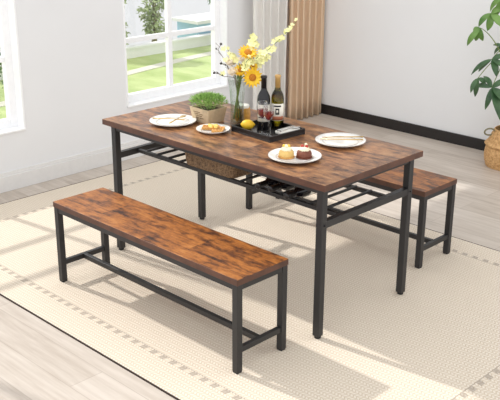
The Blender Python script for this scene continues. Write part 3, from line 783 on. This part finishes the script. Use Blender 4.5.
# ------------------------------------------------------------------ money tree in a belly basket
GX, GY = -.735, 3.02
gb = empty('seagrass_basket', (GX, GY, FZ), 'round tan woven belly basket with rope handles standing on the floor by the black baseboard', 'basket')
bm = B(); prof = []; K = 60
for i in range(K + 1):
    z = .275 * i / K
    r = .158 + .018 * math.sin(PI * min(1, z / .17)) if z < .165 else .168 - .05 * (z - .165) / .11
    if .15 < z < .178: r += .012 * math.sin(PI * (z - .15) / .028)
    prof.append((r + .0022 * math.sin(z * 2 * PI / .0115), z))
lathe(bm, prof, 96, fn=lambda a, z: 1 + .006 * math.sin(40 * a + 200 * z)); 
top = [f for f in bm.faces if len(f.verts) > 50 and f.calc_center_median().z > .2]
bmesh.ops.delete(bm, geom=top, context='FACES_ONLY')
o = obj('woven_body', bm, M['wicker_tan'], gb, smooth=True); o.modifiers.new('t', 'SOLIDIFY').thickness = -.006
for s in (-1, 1):
    hd = Vector((-.72 * s, -.69 * s, 0)) if False else Vector((-RT.x * s, -RT.y * s, 0)).normalized() if s == 1 else Vector((RT.x, -.35, 0)).normalized()
    tp = Vector((-hd.y, hd.x, 0)); pts = []
    for i in range(15):
        a = 2 * PI * i / 15; pts.append(hd * (.128 + .036 * (1 - math.cos(a))) + tp * .0 + Vector((0, 0, .255 + .028 * math.sin(a))) + tp * .012 * math.sin(a))
    bm = B(); tube(bm, pts, .006, 8, closed=True); obj('handle', bm, M['handle_rope'], gb, smooth=True)
mt = empty('money_tree', (GX, GY, FZ + .02), 'tall houseplant with braided trunk and glossy palmate leaves growing in the tan basket', 'plant')
O = Vector((GX, GY, FZ + .02))
bm = B(); lathe(bm, [(.075, 0), (.088, .19), (.084, .19), (.08, .17), (0, .17)], 32); obj('nursery_pot', bm, M['rubber'], mt, smooth=True)
bm = B(); lathe(bm, [(0, .168), (.082, .168), (.081, .178), (0, .18)], 24); obj('soil', bm, M['soil'], mt, smooth=True)
TT = .86
TXo, TYo = -.045, -.02
bm = B()
for q in range(3):
    tube(bm, [(TXo * min(1, i / 12) + .017 * math.cos(q * 2 * PI / 3 + i * .42), TYo + .017 * math.sin(q * 2 * PI / 3 + i * .42), .17 + (TT - .17) * i / 30) for i in range(31)], [.017 - .005 * i / 30 for i in range(31)], 10)
obj('trunk', bm, M['trunk'], mt, smooth=True)
rnd = random.Random(5)
TOPP = Vector((TXo, TYo, TT))
def cluster(px, py, y, tips, w=.055, mat='leaf_dark', src=None, dr=.12):
    c = at(px, py, 1, y) - O; s = src if src is not None else TOPP
    bm = B(); tube(bm, bez(s, (s + c) / 2 + Vector((0, 0, .06)), c, 8), [.0042 - .0002 * i for i in range(9)], 6); ob = obj('branch', bm, M['stem'], mt, smooth=True)
    for tp in tips:
        tx, ty, dy = tp[0], tp[1], (tp[2] if len(tp) > 2 else 0); ww = tp[3] if len(tp) > 3 else w
        e = at(tx, ty, 1, y + dy) - O; ww *= .86
        vd = (CAM - (c + O)).normalized()
        bm = B(); leaf(bm, c, e, ww, vd * .8 + Vector((rnd.uniform(-.3, .3), 0, .5)), dr, 8, fat=.85); obj('leaf', bm, M[mat], ob, smooth=True)
    return c
cluster(492, 87.5, 2.86, [(473.5, 86.5, .0), (483.5, 76, .05), (485, 110, -.05), (501, 122, -.03, .085), (511, 108, 0, .07), (507, 79, .06)], .048)
cluster(492, 59, 2.9, [(471, 75, -.06), (478.5, 72, .02), (496.5, 77, -.02, .06), (508, 71, .0), (508, 55, .05)], .046)
cluster(478, 78, 2.84, [(470.5, 93, -.04), (475, 97, .0), (486, 84, .04)], .045)
cluster(480.5, 28, 2.9, [(467, 46, -.03, .05), (475.5, 41, .02), (483, 41, .04, .045), (473, 33, 0)], .05, 'leaf_mid', src=at(502, 56, 1, 2.95) - O, dr=.22)
cluster(491, 13, 2.9, [(478.5, 27, -.02), (487.5, 31, .0, .06), (498, 25, .03), (506, 31, .0, .06), (505, 8, .03)], .052, 'leaf_mid', dr=.18)
cluster(505, -4, 2.92, [(490, 12, .0, .05), (496, 16, .02), (512, 16, 0), (520, 0, .05), (500, -22, .03)], .055, 'leaf_mid', dr=.18)
cluster(503, 46, 2.95, [(493, 45, .0, .03), (494, 55, .03, .04), (514, 60, .02), (518, 44, 0), (508, 30, .03)], .05)
cluster(524, 30, 2.85, [(510, 45, 0), (522, 58, 0), (538, 46, 0), (540, 24, 0), (524, 8, 0)], .055)
cluster(533, 75, 2.8, [(520, 92, 0), (533, 104, 0), (548, 92, 0), (549, 70, 0), (530, 56, 0)], .055)
cluster(506, 92, 3.0, [(500, 106, 0), (514, 112, 0), (522, 92, 0), (512, 78, 0)], .055)

# ------------------------------------------------------------------ garden far below the windows
GZ = -4.0
bm = B(); box(bm, -24.2, -3.6, -14, 34, GZ - .3, GZ); tag(obj('lawn', bm, M['lawn']), kind='structure')
bm = B(); rows = []
for i in range(30):
    y = -10 + i * 1.5; x = -20.4 + .9 * math.sin(y * .22); rows.append((bm.verts.new((x - .22, y, GZ + .02)), bm.verts.new((x + .22, y, GZ + .02)), bm.verts.new((x + .22, y, GZ - .05)), bm.verts.new((x - .22, y, GZ - .05))))
for a, b in zip(rows, rows[1:]):
    for j in range(4): bm.faces.new((a[j], a[(j + 1) % 4], b[(j + 1) % 4], b[j]))
tag(obj('garden_path', bm, M['path']), 'thin pale path winding across the lawn outside the window', 'path')
gw = empty('garden_wall', (-22.6, 15, GZ), 'low white wall at the far edge of the lawn outside the window', 'wall')
bm = B(); box(bm, -.12, .12, -22, 18, 0, .34); obj('wall_body', bm, M['garden_wall'], gw)
bm = B(); box(bm, -.17, .17, -22, 18, .34, .4); obj('coping', bm, M['garden_wall'], gw)
ph = empty('pavilion', (-23.5, 21.6, GZ), 'low pale blue pavilion beyond the garden wall, seen through the window', 'building')
bm = B(); box(bm, -.6, .6, -1.5, 2.2, 0, .78); obj('wall_body', bm, M['pool_tile'], ph)
bm = B(); box(bm, -.75, .75, -1.65, 2.35, .78, .9); obj('roof', bm, M['garden_wall'], ph)
def tree(x, y, h, r, label, mat='tree_leaf', n=1500, seed=0, th=1.0):
    rnd = random.Random(seed); t = empty('garden_tree', (x, y, GZ), label, 'tree', 'trees in the garden')
    bm = B(); tube(bm, [(0, 0, 0), (.06, .03, h * .3), (0, .08, h * .75)], [.11, .08, .03], 8)
    for i in range(7):
        a = rnd.uniform(0, 2 * PI); z = h * rnd.uniform(.25, .6); tube(bm, [(.04, .04, z), (math.cos(a) * r * .6, math.sin(a) * r * .6, z + h * .2)], [.035, .012], 6)
    obj('trunk', bm, M['tree_bark'], t, smooth=True)
    bm = B(); bl = [(rnd.uniform(-.6, .6) * r, rnd.uniform(-.6, .6) * r, h * (.16 + .74 * (_ + rnd.random()) / 13), r * rnd.uniform(.42, .62)) for _ in range(13)]
    for i in range(n):
        b = rnd.choice(bl); d = Vector((rnd.gauss(0, 1), rnd.gauss(0, 1), rnd.gauss(0, 1))).normalized() * b[3] * rnd.uniform(.6, 1)
        p = Vector((b[0], b[1], b[2])) + d; q = Vector((rnd.uniform(-1, 1), rnd.uniform(-1, 1), rnd.uniform(-1, .4))).normalized() * .2
        leaf(bm, p, p + q, .12, (rnd.uniform(-1, 1), rnd.uniform(-1, 1), 1), .1, 2)
    obj('crown', bm, M[mat], t); return t
for i, a in enumerate([(-24.1, 16.6, 3.1, 1.1, 'pale bushy tree seen through the upper left pane of the right window', 'tree_leaf', 9000, 1),
          (-23.9, 18.75, 3.0, .5, 'narrow pale tree beside the centre mullion of the right window', 'tree_leaf', 1100, 2),
          (-21.6, 20.2, 3.4, .55, 'green tree at the right edge of the right window', 'tree_leaf_dark', 1600, 3),
          (-20.5, 11.0, 4.2, 1.6, 'dark green tree seen through the left window', 'tree_leaf_dark', 2600, 4)]): tree(*a)

# ------------------------------------------------------------------ light
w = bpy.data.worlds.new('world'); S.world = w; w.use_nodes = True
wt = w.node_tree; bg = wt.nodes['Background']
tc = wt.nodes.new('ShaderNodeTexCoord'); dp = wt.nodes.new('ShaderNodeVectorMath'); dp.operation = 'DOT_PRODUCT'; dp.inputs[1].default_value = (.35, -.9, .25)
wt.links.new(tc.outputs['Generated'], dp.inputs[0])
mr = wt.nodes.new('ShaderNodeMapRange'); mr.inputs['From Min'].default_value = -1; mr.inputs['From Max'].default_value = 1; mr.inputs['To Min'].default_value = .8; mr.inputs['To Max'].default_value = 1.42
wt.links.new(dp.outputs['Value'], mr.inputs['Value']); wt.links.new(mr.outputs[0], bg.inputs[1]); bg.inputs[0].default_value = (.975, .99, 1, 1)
sd = bpy.data.lights.new('sun', 'SUN'); sd.energy = 2.75; sd.angle = math.radians(1.2); sd.color = (1, .975, .93)
so = bpy.data.objects.new('sun', sd); COL.objects.link(so)
so.rotation_euler = Vector((1.18, .165, -1)).to_track_quat('-Z', 'Y').to_euler()
V = S.view_settings; V.view_transform = 'Standard'; V.look = 'None'; V.gamma = 1; V.exposure = .13; V.use_curve_mapping = False
